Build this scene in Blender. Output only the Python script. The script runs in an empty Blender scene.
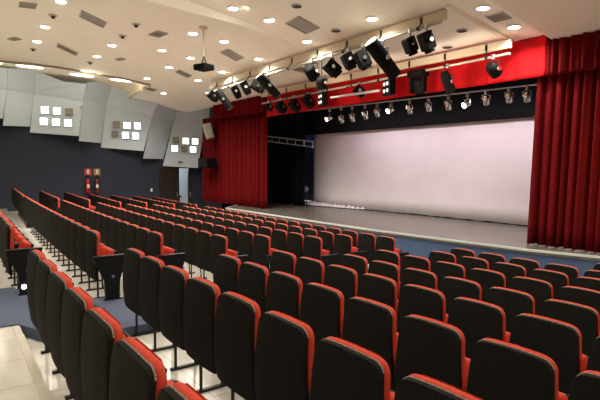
import bpy, bmesh, math, random
from mathutils import Vector, Matrix
random.seed(7)
sc = bpy.context.scene
COL = sc.collection
PI = math.pi

# ------------------------------------------------------------------ camera model
F, YAW, PITCH, ROLL, ZC = 491.53, .63961, .063842, .0072298, 2.5
FW = Vector((-math.cos(YAW)*math.cos(PITCH), math.sin(YAW)*math.cos(PITCH), -math.sin(PITCH)))
RT = Vector((math.sin(YAW), math.cos(YAW), 0))
UP = RT.cross(FW)
cr, sr = math.cos(ROLL), math.sin(ROLL)
R2 = RT*cr + UP*sr
U2 = UP*cr - RT*sr
EYE = Vector((0, 0, ZC))
cam_d = bpy.data.cameras.new('camera')
cam = bpy.data.objects.new('camera', cam_d)
COL.objects.link(cam)
cam.matrix_world = Matrix(((R2.x, U2.x, -FW.x, 0), (R2.y, U2.y, -FW.y, 0), (R2.z, U2.z, -FW.z, ZC), (0, 0, 0, 1)))
cam_d.sensor_width = 36
cam_d.lens = F/600*36
cam_d.clip_start = .05
sc.camera = cam


def ray(x, y):
    return FW + R2*((x-300)/F) - U2*((y-200)/F)


def on_x(x, y, X):
    d = ray(x, y); return EYE + d*(X/d.x)


def on_y(x, y, Y):
    d = ray(x, y); return EYE + d*(Y/d.y)


def on_z(x, y, z):
    d = ray(x, y); return EYE + d*((z-ZC)/d.z)


def ceil_z(Y):
    return 5.33 + .15*(10.3-Y) if Y > 6 else 5.975 + .05*(6-Y)


def step_h(Y): return .2 if Y < 5.2 else max(0., .2*(7.6-Y)/2.4)


def step_x(Y): return -10.75+.02*Y


def top_z(x, Y):
    """the underside of the ceiling over a point"""
    return ceil_z(Y) + (step_h(Y) if step_x(Y) < x < -5.2 else 0) - (.14 if x >= -5.2 else 0)


def on_ceil(x, y):
    d = ray(x, y); t = 1.
    while t < 60:
        p = EYE + d*t
        if p.z > top_z(p.x, p.y): break
        t += .02
    lo, hi = t-.02, t
    for _ in range(30):
        m = (lo+hi)/2; p = EYE + d*m
        if p.z < top_z(p.x, p.y): lo = m
        else: hi = m
    return EYE + d*lo

# ------------------------------------------------------------------ materials


def mat(name, col, rough=.6, metal=0, noise=0, nscale=20, bump=0, emit=None, estr=0, spec=None, sheen=0):
    m = bpy.data.materials.new(name); m.use_nodes = True
    nt = m.node_tree; b = nt.nodes['Principled BSDF']
    b.inputs['Base Color'].default_value = (*col, 1)
    b.inputs['Roughness'].default_value = rough
    b.inputs['Metallic'].default_value = metal
    if spec is not None: b.inputs['Specular IOR Level'].default_value = spec
    if sheen:
        b.inputs['Sheen Weight'].default_value = sheen
    if noise or bump:
        tc = nt.nodes.new('ShaderNodeTexCoord')
        n = nt.nodes.new('ShaderNodeTexNoise'); n.inputs['Scale'].default_value = nscale
        n.inputs['Detail'].default_value = 4
        nt.links.new(tc.outputs['Object'], n.inputs['Vector'])
        if noise:
            r = nt.nodes.new('ShaderNodeMapRange')
            r.inputs['From Min'].default_value = .3; r.inputs['From Max'].default_value = .7
            r.inputs['To Min'].default_value = 1-noise; r.inputs['To Max'].default_value = 1+noise
            nt.links.new(n.outputs['Fac'], r.inputs['Value'])
            v = nt.nodes.new('ShaderNodeMixRGB'); v.blend_type = 'MULTIPLY'; v.inputs['Fac'].default_value = 1
            v.inputs['Color1'].default_value = (*col, 1)
            nt.links.new(r.outputs['Result'], v.inputs['Color2'])
            nt.links.new(v.outputs['Color'], b.inputs['Base Color'])
        if bump:
            bp = nt.nodes.new('ShaderNodeBump'); bp.inputs['Strength'].default_value = bump
            bp.inputs['Distance'].default_value = .01
            nt.links.new(n.outputs['Fac'], bp.inputs['Height'])
            nt.links.new(bp.outputs['Normal'], b.inputs['Normal'])
    if emit:
        b.inputs['Emission Color'].default_value = (*emit, 1)
        b.inputs['Emission Strength'].default_value = estr
    return m


def tile_mat(name, col, grout, size, rough):
    m = mat(name, col, rough)
    nt = m.node_tree; b = nt.nodes['Principled BSDF']
    tc = nt.nodes.new('ShaderNodeTexCoord')
    br = nt.nodes.new('ShaderNodeTexBrick'); br.offset = 0
    br.inputs['Scale'].default_value = 1
    br.inputs['Brick Width'].default_value = size; br.inputs['Row Height'].default_value = size
    br.inputs['Mortar Size'].default_value = .004
    br.inputs['Color1'].default_value = (*col, 1)
    br.inputs['Color2'].default_value = (*[c*.94 for c in col], 1)
    br.inputs['Mortar'].default_value = (*grout, 1)
    nt.links.new(tc.outputs['Object'], br.inputs['Vector'])
    nt.links.new(br.outputs['Color'], b.inputs['Base Color'])
    return m


M = dict(
    fabric=mat('charcoal fabric', (.0125, .0118, .0096), .8, noise=.25, nscale=60, spec=.08),
    red=mat('red upholstery', (.56, .05, .022), .75, noise=.12, nscale=40, spec=.25),
    piping=mat('beige piping', (.25, .2, .15), .6),
    plastic=mat('black plastic', (.009, .009, .01), .5, spec=.2),
    arm=mat('grey arm cap', (.05, .05, .048), .4),
    steel=mat('black steel', (.014, .014, .015), .4, metal=.3),
    emblem=mat('dull silver', (.3, .3, .3), .4, metal=.6),
    tile=tile_mat('cream floor tile', (.74, .70, .62), (.42, .4, .35), .6, .16),
    riser=mat('beige step edge', (.6, .54, .42), .4),
    carpet=mat('blue carpet', (.08, .10, .16), .95, noise=.3, nscale=120, bump=.3),
    navy=mat('navy wall', (.024, .030, .054), .85, noise=.1, nscale=4),
    panel=mat('pale grey wall panel', (.51, .60, .69), .6),
    cream=mat('cream paint', (.78, .7, .56), .7),
    ceil=mat('ceiling paint', (.90, .87, .77), .75, noise=.02, nscale=1),
    slab=mat('side ceiling paint', (.8, .73, .62), .75),
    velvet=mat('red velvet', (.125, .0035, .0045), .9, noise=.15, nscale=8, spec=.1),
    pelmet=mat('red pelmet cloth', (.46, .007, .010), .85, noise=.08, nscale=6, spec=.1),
    black=mat('black drape', (.008, .008, .009), .95, spec=.1),
    blackbox=mat('black casing', (.0018, .0018, .002), .75, spec=.15),
    stage=mat('dark stage floor', (.15, .13, .115), .26, noise=.25, nscale=3),
    stagefront=mat('blue stage front', (.045, .085, .17), .8, noise=.08, nscale=30),
    lip=mat('pale stage edging', (.5, .53, .50), .5),
    cyc=mat('white backdrop cloth', (.80, .745, .785), .85, noise=.03, nscale=1.5),
    beam=mat('cream beam', (.6, .52, .37), .5),
    pipe=mat('painted pipe', (.4, .37, .3), .35, metal=.2),
    chrome=mat('chrome', (.7, .68, .64), .25, metal=1),
    alu=mat('aluminium', (.55, .55, .55), .35, metal=.9),
    glass=mat('lamp lens', (.25, .25, .27), .12, spec=.8),
    lamp=mat('lit lamp', (1, .95, .8), .5, emit=(1, .92, .72), estr=9),
    cob=mat('lit wall lamp', (1, .97, .88), .5, emit=(1, .95, .8), estr=3.2),
    blu=mat('dim lamp', (.5, .5, .5), .5, emit=(.95, .9, .85), estr=.5),
    off=mat('unlit lamp', (.13, .115, .07), .5),
    white=mat('white plastic', (.7, .7, .66), .5),
    extred=mat('extinguisher red', (.45, .012, .012), .35),
    extdark=mat('dull red enamel', (.16, .02, .012), .45),
    signred=mat('red sign', (.5, .06, .03), .5),
    signgreen=mat('ochre sign', (.36, .22, .08), .5),
    wood=mat('dark wood', (.02, .013, .01), .5, noise=.3, nscale=9),
    vent=mat('grey vent metal', (.42, .40, .35), .5),
    ventdark=mat('vent gap', (.03, .028, .025), .8),
    speaker=mat('pale speaker case', (.33, .29, .22), .6),
    bluewall=mat('blue back wall', (.012, .018, .045), .8),
    stair=mat('pale stairwell', (.5, .56, .62), .7),
)

# ------------------------------------------------------------------ mesh helpers


def link(name, me, parent=None, loc=None):
    o = bpy.data.objects.new(name, me); COL.objects.link(o)
    if parent: o.parent = parent
    if loc is not None: o.location = loc
    return o


def mesh(name, bm, m, smooth=False):
    bmesh.ops.recalc_face_normals(bm, faces=bm.faces)
    me = bpy.data.meshes.new(name); bm.to_mesh(me); bm.free()
    me.materials.append(m)
    if smooth:
        for p in me.polygons: p.use_smooth = True
    return me


def part(name, bm, m, parent=None, loc=None, smooth=False):
    return link(name, mesh(name, bm, m, smooth), parent, loc)


def tag(o, label, cat, group=None):
    o['label'] = label; o['category'] = cat
    if group: o['group'] = group
    return o


def struct(o):
    o['kind'] = 'structure'; return o


def empty(name, label, cat, loc, group=None, rz=0):
    o = bpy.data.objects.new(name, None); COL.objects.link(o)
    o.location = loc; o.rotation_euler = (0, 0, rz); o.empty_display_size = .1
    return tag(o, label, cat, group)


def frame(axis):
    a = Vector(axis).normalized()
    t = Vector((0, 0, 1)) if abs(a.z) < .9 else Vector((1, 0, 0))
    u = a.cross(t).normalized(); return a, u, a.cross(u)


def tube(bm, p, q, r0, r1=None, n=10, caps=True):
    p, q = Vector(p), Vector(q); r1 = r0 if r1 is None else r1
    a, u, v = frame(q-p)
    A = [bm.verts.new(p+(u*math.cos(2*PI*i/n)+v*math.sin(2*PI*i/n))*r0) for i in range(n)]
    B = [bm.verts.new(q+(u*math.cos(2*PI*i/n)+v*math.sin(2*PI*i/n))*r1) for i in range(n)]
    for i in range(n):
        bm.faces.new((A[i], A[(i+1) % n], B[(i+1) % n], B[i]))
    if caps:
        bm.faces.new(A); bm.faces.new(B)


def lathe(bm, p, axis, prof, n=16):
    a, u, v = frame(axis); p = Vector(p); rings = []
    for s, r in prof:
        rings.append([bm.verts.new(p+a*s+(u*math.cos(2*PI*i/n)+v*math.sin(2*PI*i/n))*r) for i in range(n)])
    for A, B in zip(rings, rings[1:]):
        for i in range(n): bm.faces.new((A[i], A[(i+1) % n], B[(i+1) % n], B[i]))
    bm.faces.new(rings[0]); bm.faces.new(rings[-1])


def box(bm, c, s, rot=None, bev=0):
    m = Matrix.Translation(Vector(c))
    if rot is not None: m = m @ rot.to_4x4()
    r = bmesh.ops.create_cube(bm, size=1, matrix=m @ Matrix.Diagonal((*s, 1)))
    if bev:
        es = {e for v in r['verts'] for e in v.link_edges}
        bmesh.ops.bevel(bm, geom=list(es), offset=bev, segments=2, affect='EDGES', profile=.5)


def quad(bm, pts):
    return bm.faces.new([bm.verts.new(p) for p in pts])


def slab_poly(bm, pts, off):
    """a polygon given thickness along OFF"""
    off = Vector(off)
    A = [bm.verts.new(Vector(p)) for p in pts]; B = [bm.verts.new(Vector(p)+off) for p in pts]
    n = len(pts); bm.faces.new(A); bm.faces.new(B)
    for i in range(n): bm.faces.new((A[i], A[(i+1) % n], B[(i+1) % n], B[i]))


def BM(): return bmesh.new()


def axes_rot(y, up=(0, 0, 1)):
    """matrix whose local Y is y and local Z as near UP as can be"""
    y = Vector(y).normalized(); x = y.cross(Vector(up)).normalized(); z = x.cross(y)
    return Matrix(((x.x, y.x, z.x), (x.y, y.y, z.y), (x.z, y.z, z.z)))

# ------------------------------------------------------------------ row geometry
S = .57
D = .95757
Y0 = .6236
HS = [.78, .894, 1.01, 1.1005, 1.199, 1.2686, 1.3375, 1.4175, 1.47]
SEAT_H = .895
DECK = [ZC-h-SEAT_H for h in HS]                            # carpet level of each row
UPZ = .105                                                 # rows stand this much lower than the carpet
ZF = [z-UPZ for z in DECK]


def row_y(k, x): return Y0 + k*D + .001584*x*x - .006*x


ORD = ['', 'first', 'second', 'third', 'fourth', 'fifth', 'sixth', 'seventh', 'eighth', 'ninth', 'tenth', 'eleventh', 'twelfth',
       'thirteenth', 'fourteenth', 'fifteenth', 'sixteenth', 'seventeenth']
ROWN = ['rearmost row', 'second row from back', 'third row from back', 'fourth row from back', 'fifth row from back', 'sixth row from back',
        'seventh row from back', 'eighth row from back', 'ninth row from back']

# ------------------------------------------------------------------ floor
fl = BM()
xs = [-26+i*1.0 for i in range(31)]
AZ = DECK[0]                                             # level of the cross aisle
for i in range(len(xs)-1):
    a, b = xs[i], xs[i+1]
    def strip(pa, pb, z0, z1=None):
        z1 = z0 if z1 is None else z1
        quad(fl, [(a, pa(a), z0), (b, pa(b), z0), (b, pb(b), z1), (a, pb(a), z1)])
    edge = [lambda x, k=k: row_y(k, x)-(.04 if k == 0 else .22) for k in range(9)]
    strip(lambda x: -6, edge[0], AZ)
    strip(edge[0], edge[0], AZ, ZF[0])
    for k in range(9):
        z = ZF[k]
        if k < 8:
            strip(edge[k], edge[k+1], z); strip(edge[k+1], edge[k+1], z, ZF[k+1])
        else:
            strip(edge[k], lambda x: 12.5, z)
struct(part('floor', fl, M['tile']))
FRONT_Z = ZF[8]
b = BM(); quad(b, [(-25, -4.4, AZ), (4.4, -4.4, AZ), (4.4, -4.4, 7.4), (-25, -4.4, 7.4)]); struct(part('wall_back', b, M['cream']))
b = BM(); quad(b, [(4.4, -4.4, -.2), (4.4, 16, -.2), (4.4, 16, 7.4), (4.4, -4.4, 7.4)]); struct(part('wall_right', b, M['panel']))

# step edging of the near block's rear platform
b = BM()
for i in range(14):
    a, c = -5.5+i*.5, -5.0+i*.5
    ya, yc = row_y(0, a)-.055, row_y(0, c)-.055
    slab_poly(b, [(a, ya-.05, AZ-.02), (c, yc-.05, AZ-.02), (c, yc+.018, AZ-.02), (a, ya+.018, AZ-.02)], (0, 0, .026))
struct(part('trim_step', b, M['riser']))

# blue carpet along the aisle, lying on the steps
b = BM()
def cz(z): return z+.012
def e0(x): return row_y(0, x)-.04
CA = DECK[0]+.012
LX = [(.65, -7.75), (1.9, -6.80), (9, -6.85)]
def lx(Y):
    for (y0, x0), (y1, x1) in zip(LX, LX[1:]):
        if Y <= y1: return x0+(x1-x0)*max(0, Y-y0)/(y1-y0)
    return LX[-1][1]
quad(b, [(-8.0, -1.5, CA), (-5.87, -1.5, CA), (-5.87, .66, CA), (-8.0, .66, CA)])
quad(b, [(-7.75, .66, CA), (-5.87, .66, CA), (-5.45, .84, CA), (-7.75, .84, CA)])
ys = [.84]+[row_y(k, -6.3)-.22 for k in range(1, 9)]+[9.2]
for k in range(9):
    y0, y1 = ys[k], ys[k+1]
    zz = cz(DECK[k])
    n = 4
    for j in range(n):
        u0, u1 = y0+(y1-y0)*j/n, y0+(y1-y0)*(j+1)/n
        quad(b, [(lx(u0), u0, zz), (-5.45, u0, zz), (-5.45, u1, zz), (lx(u1), u1, zz)])
    if k < 8:
        quad(b, [(lx(y1), y1, zz), (-5.45, y1, zz), (-5.45, y1, cz(DECK[k+1])), (lx(y1), y1, cz(DECK[k+1]))])
for k in range(9):
    y0, y1 = ys[k], ys[k+1]
    for xx in (-5.45, lx((y0+y1)/2)):
        quad(b, [(xx, y0, DECK[k]-.3), (xx, y1, DECK[k]-.3), (xx, y1, cz(DECK[k])), (xx, y0, cz(DECK[k]))])
quad(b, [(-5.87, .66, ZF[0]-.02), (-5.45, .84, ZF[0]-.02), (-5.45, .84, CA), (-5.87, .66, CA)])
struct(part('floor_carpet', b, M['carpet']))

# ------------------------------------------------------------------ theatre seat
HT = .895


def back_y(x, z, hw):
    d = z-.60
    y = -.035 + (.022*(d/.30)**2 if d > 0 else .03*(d/.36)**2)
    return y - .014*(1-(x/hw)**2)


def shell_bm(hw0, top, bot, rt, rb, ya, yb, crown=.022, nz=26, nx=12, taper=.0):
    """a rounded plate between offsets YA and YB of the back's curve"""
    bm = BM()
    zs = []
    for i in range(nz+1):
        t = i/nz
        zs.append(bot+(top-bot)*(.5-.5*math.cos(PI*t)))
    def hw(z):
        w = hw0 - taper*max(0, (z-.45))
        if z > top-rt:
            d = z-(top-rt); w = w-rt+math.sqrt(max(0, rt*rt-d*d))
        if z < bot+rb:
            d = (bot+rb)-z; k = rb*.75
            w = w-k+k*math.sqrt(max(0, 1-(d/rb)**2))
        return max(w, .02)
    G = []
    for o in (ya, yb):
        g = []
        for z in zs:
            w = hw(z); r = []
            for j in range(nx+1):
                s = -1+2*j/nx
                x = s*w
                zz = z + crown*(1-(x/hw0)**2)*((z-bot)/(top-bot))
                r.append(bm.verts.new((x, back_y(x, z, hw0)+o, zz)))
            g.append(r)
        G.append(g)
    for g, fl_ in ((G[0], 0), (G[1], 1)):
        for i in range(nz):
            for j in range(nx):
                f = [g[i][j], g[i][j+1], g[i+1][j+1], g[i+1][j]]
                bm.faces.new(f[::-1] if fl_ else f)
    ring = lambda g: [g[0][j] for j in range(nx+1)]+[g[i][nx] for i in range(1, nz+1)]+[g[nz][j] for j in range(nx-1, -1, -1)]+[g[i][0] for i in range(nz-1, 0, -1)]
    A, B = ring(G[0]), ring(G[1]); n = len(A)
    for i in range(n): bm.faces.new((A[i], A[(i+1) % n], B[(i+1) % n], B[i]))
    return bm


def finish(bm, m, name, bev=.012):
    bmesh.ops.recalc_face_normals(bm, faces=bm.faces)
    es = [e for e in bm.edges if e.is_manifold and e.calc_face_angle(0) > 1.0]
    bmesh.ops.bevel(bm, geom=es, offset=bev, segments=2, affect='EDGES', profile=.5)
    return mesh(name, bm, m, True)


ME = {}
ME['shell'] = finish(shell_bm(.272, .895, .27, .06, .05, 0, .03, taper=.088), M['fabric'], 'seat shell', .005)
ME['cushion'] = finish(shell_bm(.270, .904, .53, .062, .04, .031, .080, nz=20, taper=.083), M['red'], 'seat back cushion', .02)
# piping: along the upper rim between shell and cushion
bm = BM()
pts = []
rt, hw0, top = .06, .272-.088*.44, .896
for i in range(9):
    a = PI/2*i/8; pts.append((-hw0+rt-rt*math.cos(a), top-rt+rt*math.sin(a)))
full = pts[2:]
full += [(-hw0+rt+(2*hw0-2*rt)*i/8, top) for i in range(1, 8)]
full += [(-x, z) for x, z in reversed(pts[2:])]
prev = None
for (x, z), (x2, z2) in zip(full, full[1:]):
    def P(x, z): return (x, back_y(x, z, .272)+.030, z+.022*(1-(x/.272)**2))
    tube(bm, P(x, z), P(x2, z2), .005, n=6)
ME['piping'] = mesh('seat piping', bm, M['piping'], True)
# folded seat pad
bm = BM()
rot = Matrix.Rotation(math.radians(74), 3, 'X')
box(bm, (0, .175, .53), (.42, .29, .085), rot, .03)
ME['pad'] = mesh('seat pad', bm, M['red'], True)
bm = BM()
rot = Matrix.Rotation(math.radians(74), 3, 'X')
box(bm, (0, .23, .513), (.42, .28, .025), rot, .008)
ME['pan'] = mesh('seat pan', bm, M['plastic'], False)
# armrest on the boundary at +x
bm = BM()
box(bm, (S/2, .18, .60), (.046, .22, .035), None, .012)
ME['arm'] = mesh('seat armrest', bm, M['arm'], True)
# pedestal leg on the boundary, with arm post
bm = BM()
tube(bm, (0, .12, .02), (0, .12, .69), .014, n=8)
tube(bm, (0, .32, .02), (0, .27, .69), .013, n=8)
box(bm, (0, .17, .55), (.03, .29, .29))
ME['leg'] = mesh('seat pedestal', bm, M['steel'])
bm = BM()
box(bm, (0, .25, .012), (.045, .36, .024), None, .006)
ME['foot'] = mesh('seat foot', bm, M['steel'])
# end panel
bm = BM()
prof = [(.0, .59), (.41, .59), (.41, .55), (.39, .46), (.33, .27), (.32, .03), (.38, 0), (.36, -.1), (.13, -.1), (.11, 0), (.14, .03), (.13, .27), (.05, .46), (.0, .55)]
slab_poly(bm, [(-.025, y, z) for y, z in prof], (.05, 0, 0))
ME['panel'] = mesh('end panel', bm, M['plastic'])
bm = BM()
box(bm, (0, .205, .602), (.07, .43, .028), None, .01)
ME['cap'] = mesh('end panel cap', bm, M['plastic'], True)
bm = BM()
lathe(bm, (.026, .24, .33), (1, 0, 0), [(0, .022), (.006, .02)], 12)
ME['emblem'] = mesh('emblem', bm, M['emblem'])
bm = BM()
lathe(bm, (.026, .19, .12), (1, 0, 0), [(0, .03), (.012, .026)], 14)
ME['aisle_lamp'] = mesh('aisle lamp', bm, M['lamp'])


def seat(x, k, label, group, end=0, lamp=False):
    """x is the seat's centre; end -1/+1 puts an end panel on that side"""
    Y = row_y(k, x)
    t = empty('theatre_seat', label, 'theatre seat', (x, Y, ZF[k]), group)
    sh = link('backrest_shell', ME['shell'], t, (0, 0, UPZ))
    link('piping', ME['piping'], sh)
    link('backrest_cushion', ME['cushion'], t, (0, 0, UPZ))
    pad = link('seat_cushion', ME['pad'], t, (0, 0, UPZ))
    link('seat_pan', ME['pan'], pad)
    if end != 1:
        link('armrest', ME['arm'], t, (0, 0, UPZ))
        lg = link('leg', ME['leg'], t, (S/2, 0, 0)); link('foot', ME['foot'], lg)
    if end == -1:
        lg = link('leg', ME['leg'], t, (-S/2, 0, 0)); link('foot', ME['foot'], lg)
        ar = link('armrest', ME['arm'], t, (-S, 0, UPZ))
    if end == 1:
        pn = link('end_panel', ME['panel'], t, (S/2+.025, -.06, UPZ)); link('armrest', ME['cap'], pn); link('emblem', ME['emblem'], pn)
        if lamp: link('aisle_lamp', ME['aisle_lamp'], pn)
    return t


NEAR = {0: (-5.10, 0, 8), 1: (-5.40, 0, 9), 2: (-5.10, 0, 9), 3: (-5.40, 0, 9), 4: (-5.10, 0, 7), 5: (-5.40, 0, 7), 6: (-5.10, 0, 6), 7: (-5.40, 0, 6), 8: (-5.10, 3, 5)}
for k, (x0, a, n) in NEAR.items():
    for i in range(a, n):
        seat(x0-.045+S*(i+.5), k, f'red-topped dark theatre seat, {ORD[i-a+1]} from the carpet aisle, {ROWN[k]}, near block', 'seats of the near block', -1 if i == a else 0)
MID = {0: (-6.99, 7), 1: (-6.74, 17), 2: (-6.99, 16), 3: (-6.74, 16), 4: (-6.99, 16), 5: (-6.74, 17), 6: (-6.99, 16), 7: (-6.74, 17)}
MIDSTART = {0: -7.2}
for k, (x1, n) in MID.items():
    x1 = MIDSTART.get(k, x1)
    for i in range(n):
        seat(x1-.02-S*(i+.5), k, f'red-topped dark theatre seat, {ORD[i+1]} from the carpet aisle, {ROWN[k]}, middle block', 'seats of the middle block', 1 if i == 0 else 0, lamp=(k == 0))
for k in range(1, 8):
    x1 = -16.95-(.2 if k % 2 else 0)
    for i in range(10):
        seat(x1-S*(i+.5), k, f'small dark theatre seat, {ORD[10-i]} from the navy wall, {ROWN[k]}, wall block', 'seats of the wall block', 1 if i == 0 else 0)

# ------------------------------------------------------------------ left wall
WX = -24.0
b = BM()
quad(b, [(WX, -4.5, -.2), (WX, 9.05, -.2), (WX, 9.05, 4.75), (WX, -4.5, 4.75)])
dt = on_x(160, 168, WX).z
quad(b, [(WX, 9.05, dt), (WX, 10.75, dt), (WX, 10.75, 4.75), (WX, 9.05, 4.75)])
quad(b, [(WX, 10.75, -.2), (WX, 12.6, -.2), (WX, 12.6, 4.75), (WX, 10.75, 4.75)])
struct(part('wall_left', b, M['navy']))
b = BM()
quad(b, [(-24.75, -4.4, 4.6), (-24.75, 12.6, 4.6), (-24.75, 12.6, 7.4), (-24.75, -4.4, 7.4)])
struct(part('wall_left_upper', b, M['cream']))
XB, XF = -23.95, -23.45                                    # back and front of the sawtooth


def panel(lower, upper, xl, xr, lean):
    """lower: bl, br, fr, fl pixels; upper: fold pixels then the top, right to left"""
    lo = [on_x(*lower[0], xl), on_x(*lower[1], xr), on_x(*lower[2], xr), on_x(*lower[3], xl)]
    b = BM(); slab_poly(b, lo, (-.06, 0, 0))
    o = struct(part('wall_panel', b, M['panel']))
    tops = []
    x0, x1 = lower[3][0], lower[2][0]
    for p in upper:
        s = min(1, max(0, (p[0]-x0)/(x1-x0)))
        tops.append(on_x(*p, xl+(xr-xl)*s-lean))
    b = BM(); V = [b.verts.new(p) for p in [lo[3], lo[2]]+tops]
    if len(V) == 5:
        b.faces.new((V[0], V[1], V[2], V[3])); b.faces.new((V[0], V[3], V[4]))
    else: b.faces.new(V)
    u = struct(part('wall_panel_upper', b, M['panel'], o))
    md = u.modifiers.new('thickness', 'SOLIDIFY'); md.thickness = .04
    return o


panel([(-60, 114), (3, 118.5), (7, 89), (-58, 82)], [(7, 68), (-58, 58)], XB, XF, -.42)
panel([(3, 125.5), (30, 126.5), (34.5, 93), (7, 89)], [(35, 70), (7, 68)], XF, XB, -.42)
panel([(30, 132.5), (79, 136), (83, 101), (34.5, 93)], [(86.5, 83.5), (64, 81.5), (35, 70)], XB, XF, -.42)
panel([(79, 141), (101, 143), (107, 105), (83, 101)], [(113, 80), (86.5, 82.5)], XF, XB, -.42)
panel([(101, 147.5), (143.5, 151), (152, 116), (107, 105)], [(160, 99), (119, 82), (113, 80)], XB, XF, -.42)
panel([(143.5, 158.5), (163, 159), (174, 121), (152, 116)], [(184, 93), (160, 99)], XF, XB, -.42)
panel([(163, 166), (198, 168), (205, 124), (174, 121)], [(219, 105), (184, 93)], XB, XF, -.42)

# square lamps on the panels: frame, lit face or unlit louvre


def wall_lamp(px, py, lit, label):
    s = 0.30
    a0, a1 = [(30, 79), (101, 143.5), (163, 198)][0 if px < 90 else 1 if px < 150 else 2]
    p = on_x(px, py, XB+.5*(px-a0+0)/(a1-a0)+.045)
    ang = math.atan2(.5, on_x(a1, 140, XF).y-on_x(a0, 140, XB).y)
    b = BM(); box(b, (0, 0, 0), (.06, s, s))
    o = part('wall_lamp', b, M['panel'] if lit else M['off'], None, p)
    o.rotation_euler.z = -ang
    tag(o, label, 'wall lamp', 'square lamps in the wall panels')
    if lit:
        b = BM(); box(b, (.035, 0, 0), (.02, s*.94, s*.94)); part('lit_face', b, M['cob'], o)
    else:
        for j in range(4):
            b = BM(); box(b, (.035, 0, -.1+.066*j), (.02, s*.9, .03)); part('louvre', b, M['vent'], o)


for args in [(45, 110, 1, 'lit square wall lamp, top row, farthest from stage on first lamp panel'),
             (57, 111, 1, 'lit square wall lamp, top row middle on first lamp panel'),
             (69, 112, 0, 'unlit square wall lamp ending the top row of first lamp panel'),
             (44, 121.5, 1, 'lit square wall lamp, bottom row, farthest from stage on first lamp panel'),
             (56, 122.3, 1, 'lit square wall lamp, bottom row middle on first lamp panel'),
             (68, 123, 1, 'lit square wall lamp ending the bottom row of first lamp panel'),
             (116.4, 124.5, 0, 'unlit square wall lamp starting the top row of middle lamp panel'),
             (127, 125.5, 1, 'lit square wall lamp, centre of top row on middle lamp panel'),
             (137.4, 126, 1, 'lit square wall lamp ending the top row of middle lamp panel'),
             (115, 134, 0, 'unlit square wall lamp starting the bottom row of middle lamp panel'),
             (125.5, 135.3, 1, 'lit square wall lamp, centre of bottom row on middle lamp panel'),
             (135.5, 136, 1, 'lit square wall lamp ending the bottom row of middle lamp panel'),
             (176, 140, 0, 'unlit square wall lamp starting top row on the panel beside the stage'),
             (185.8, 141, 1, 'lit square wall lamp, middle of top row on panel beside the stage'),
             (195, 141.6, 1, 'lit square wall lamp ending top row on panel beside the stage'),
             (174.6, 148.6, 1, 'lit square wall lamp starting bottom row on panel beside the stage'),
             (184, 149, 0, 'unlit square wall lamp, middle of bottom row on panel beside the stage'),
             (193, 149.6, 1, 'lit square wall lamp ending bottom row on panel beside the stage')]:
    wall_lamp(*args)
b = BM(); p = on_x(180.5, 162, XB+.3); box(b, (0, 0, 0), (.05, .26, .1))
o = tag(part('wall_vent', b, M['vent'], None, p), 'small dull vent low on the wall panel above the door', 'vent')
b = BM(); box(b, (.03, 0, 0), (.02, .2, .03)); part('slot', b, M['ventdark'], o)
p = on_x(81, 107, XF+.15)
o = empty('wall_camera', 'tiny dark camera fixed high between first and second lamp panels', 'camera', p)
b = BM(); box(b, (-.06, 0, 0), (.08, .05, .05)); part('bracket', b, M['vent'], o)
b = BM(); tube(b, (-.02, 0, 0), (.14, -.03, -.05), .05, n=12); part('camera_body', b, M['vent'], o)

# extinguishers with signs, switch
for px, lab, slab, sm in ((88, 'red fire extinguisher hanging on navy wall, under the redder sign', 'red square sign above a fire extinguisher on navy wall', 'signred'),
                          (97, 'dull red fire extinguisher on navy wall, under the ochre sign', 'ochre square sign above a fire extinguisher on navy wall', 'signgreen')):
    p = on_x(px, 193, WX+.12)
    o = empty('fire_extinguisher', lab, 'fire extinguisher', p)
    b = BM(); lathe(b, (0, 0, 0), (0, 0, 1), [(0, .085), (.01, .09), (.55, .09), (.62, .06), (.66, .03)], 14); part('cylinder', b, M['extred' if px < 90 else 'extdark'], o, None, True)
    b = BM(); tube(b, (0, 0, .66), (0, 0, .74), .025, n=8); box(b, (.03, 0, .76), (.15, .03, .03)); part('valve', b, M['steel'], o)
    b = BM(); tube(b, (.02, .03, .72), (.06, .13, .55), .012, n=6); tube(b, (.06, .13, .55), (.06, .12, .2), .012, n=6); part('hose', b, M['steel'], o)
    b = BM(); box(b, (.088, 0, .32), (.012, .11, .16)); part('label_plate', b, M['white'], o)
    b = BM(); box(b, (-.1, 0, .4), (.03, .06, .1)); part('wall_mount', b, M['steel'], o)
    q = on_x(px, 172, WX+.03)
    b = BM(); box(b, (0, 0, 0), (.02, .29, .30)); s_ = tag(part('wall_sign', b, M[sm], None, q), slab, 'sign')
    b = BM(); box(b, (.014, .0, .0), (.01, .10, .17)); box(b, (.014, .0, .11), (.01, .05, .05)); part('pictogram', b, M['white'], s_)
p = on_x(151.5, 190, WX+.03); b = BM(); box(b, (0, 0, 0), (.04, .1, .16), None, .01)
o = tag(part('light_switch', b, M['white'], None, p), 'small white light switch plate on navy wall beside the door', 'switch')
b = BM(); box(b, (.022, 0, 0), (.01, .04, .07)); part('rocker', b, M['panel'], o)

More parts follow.
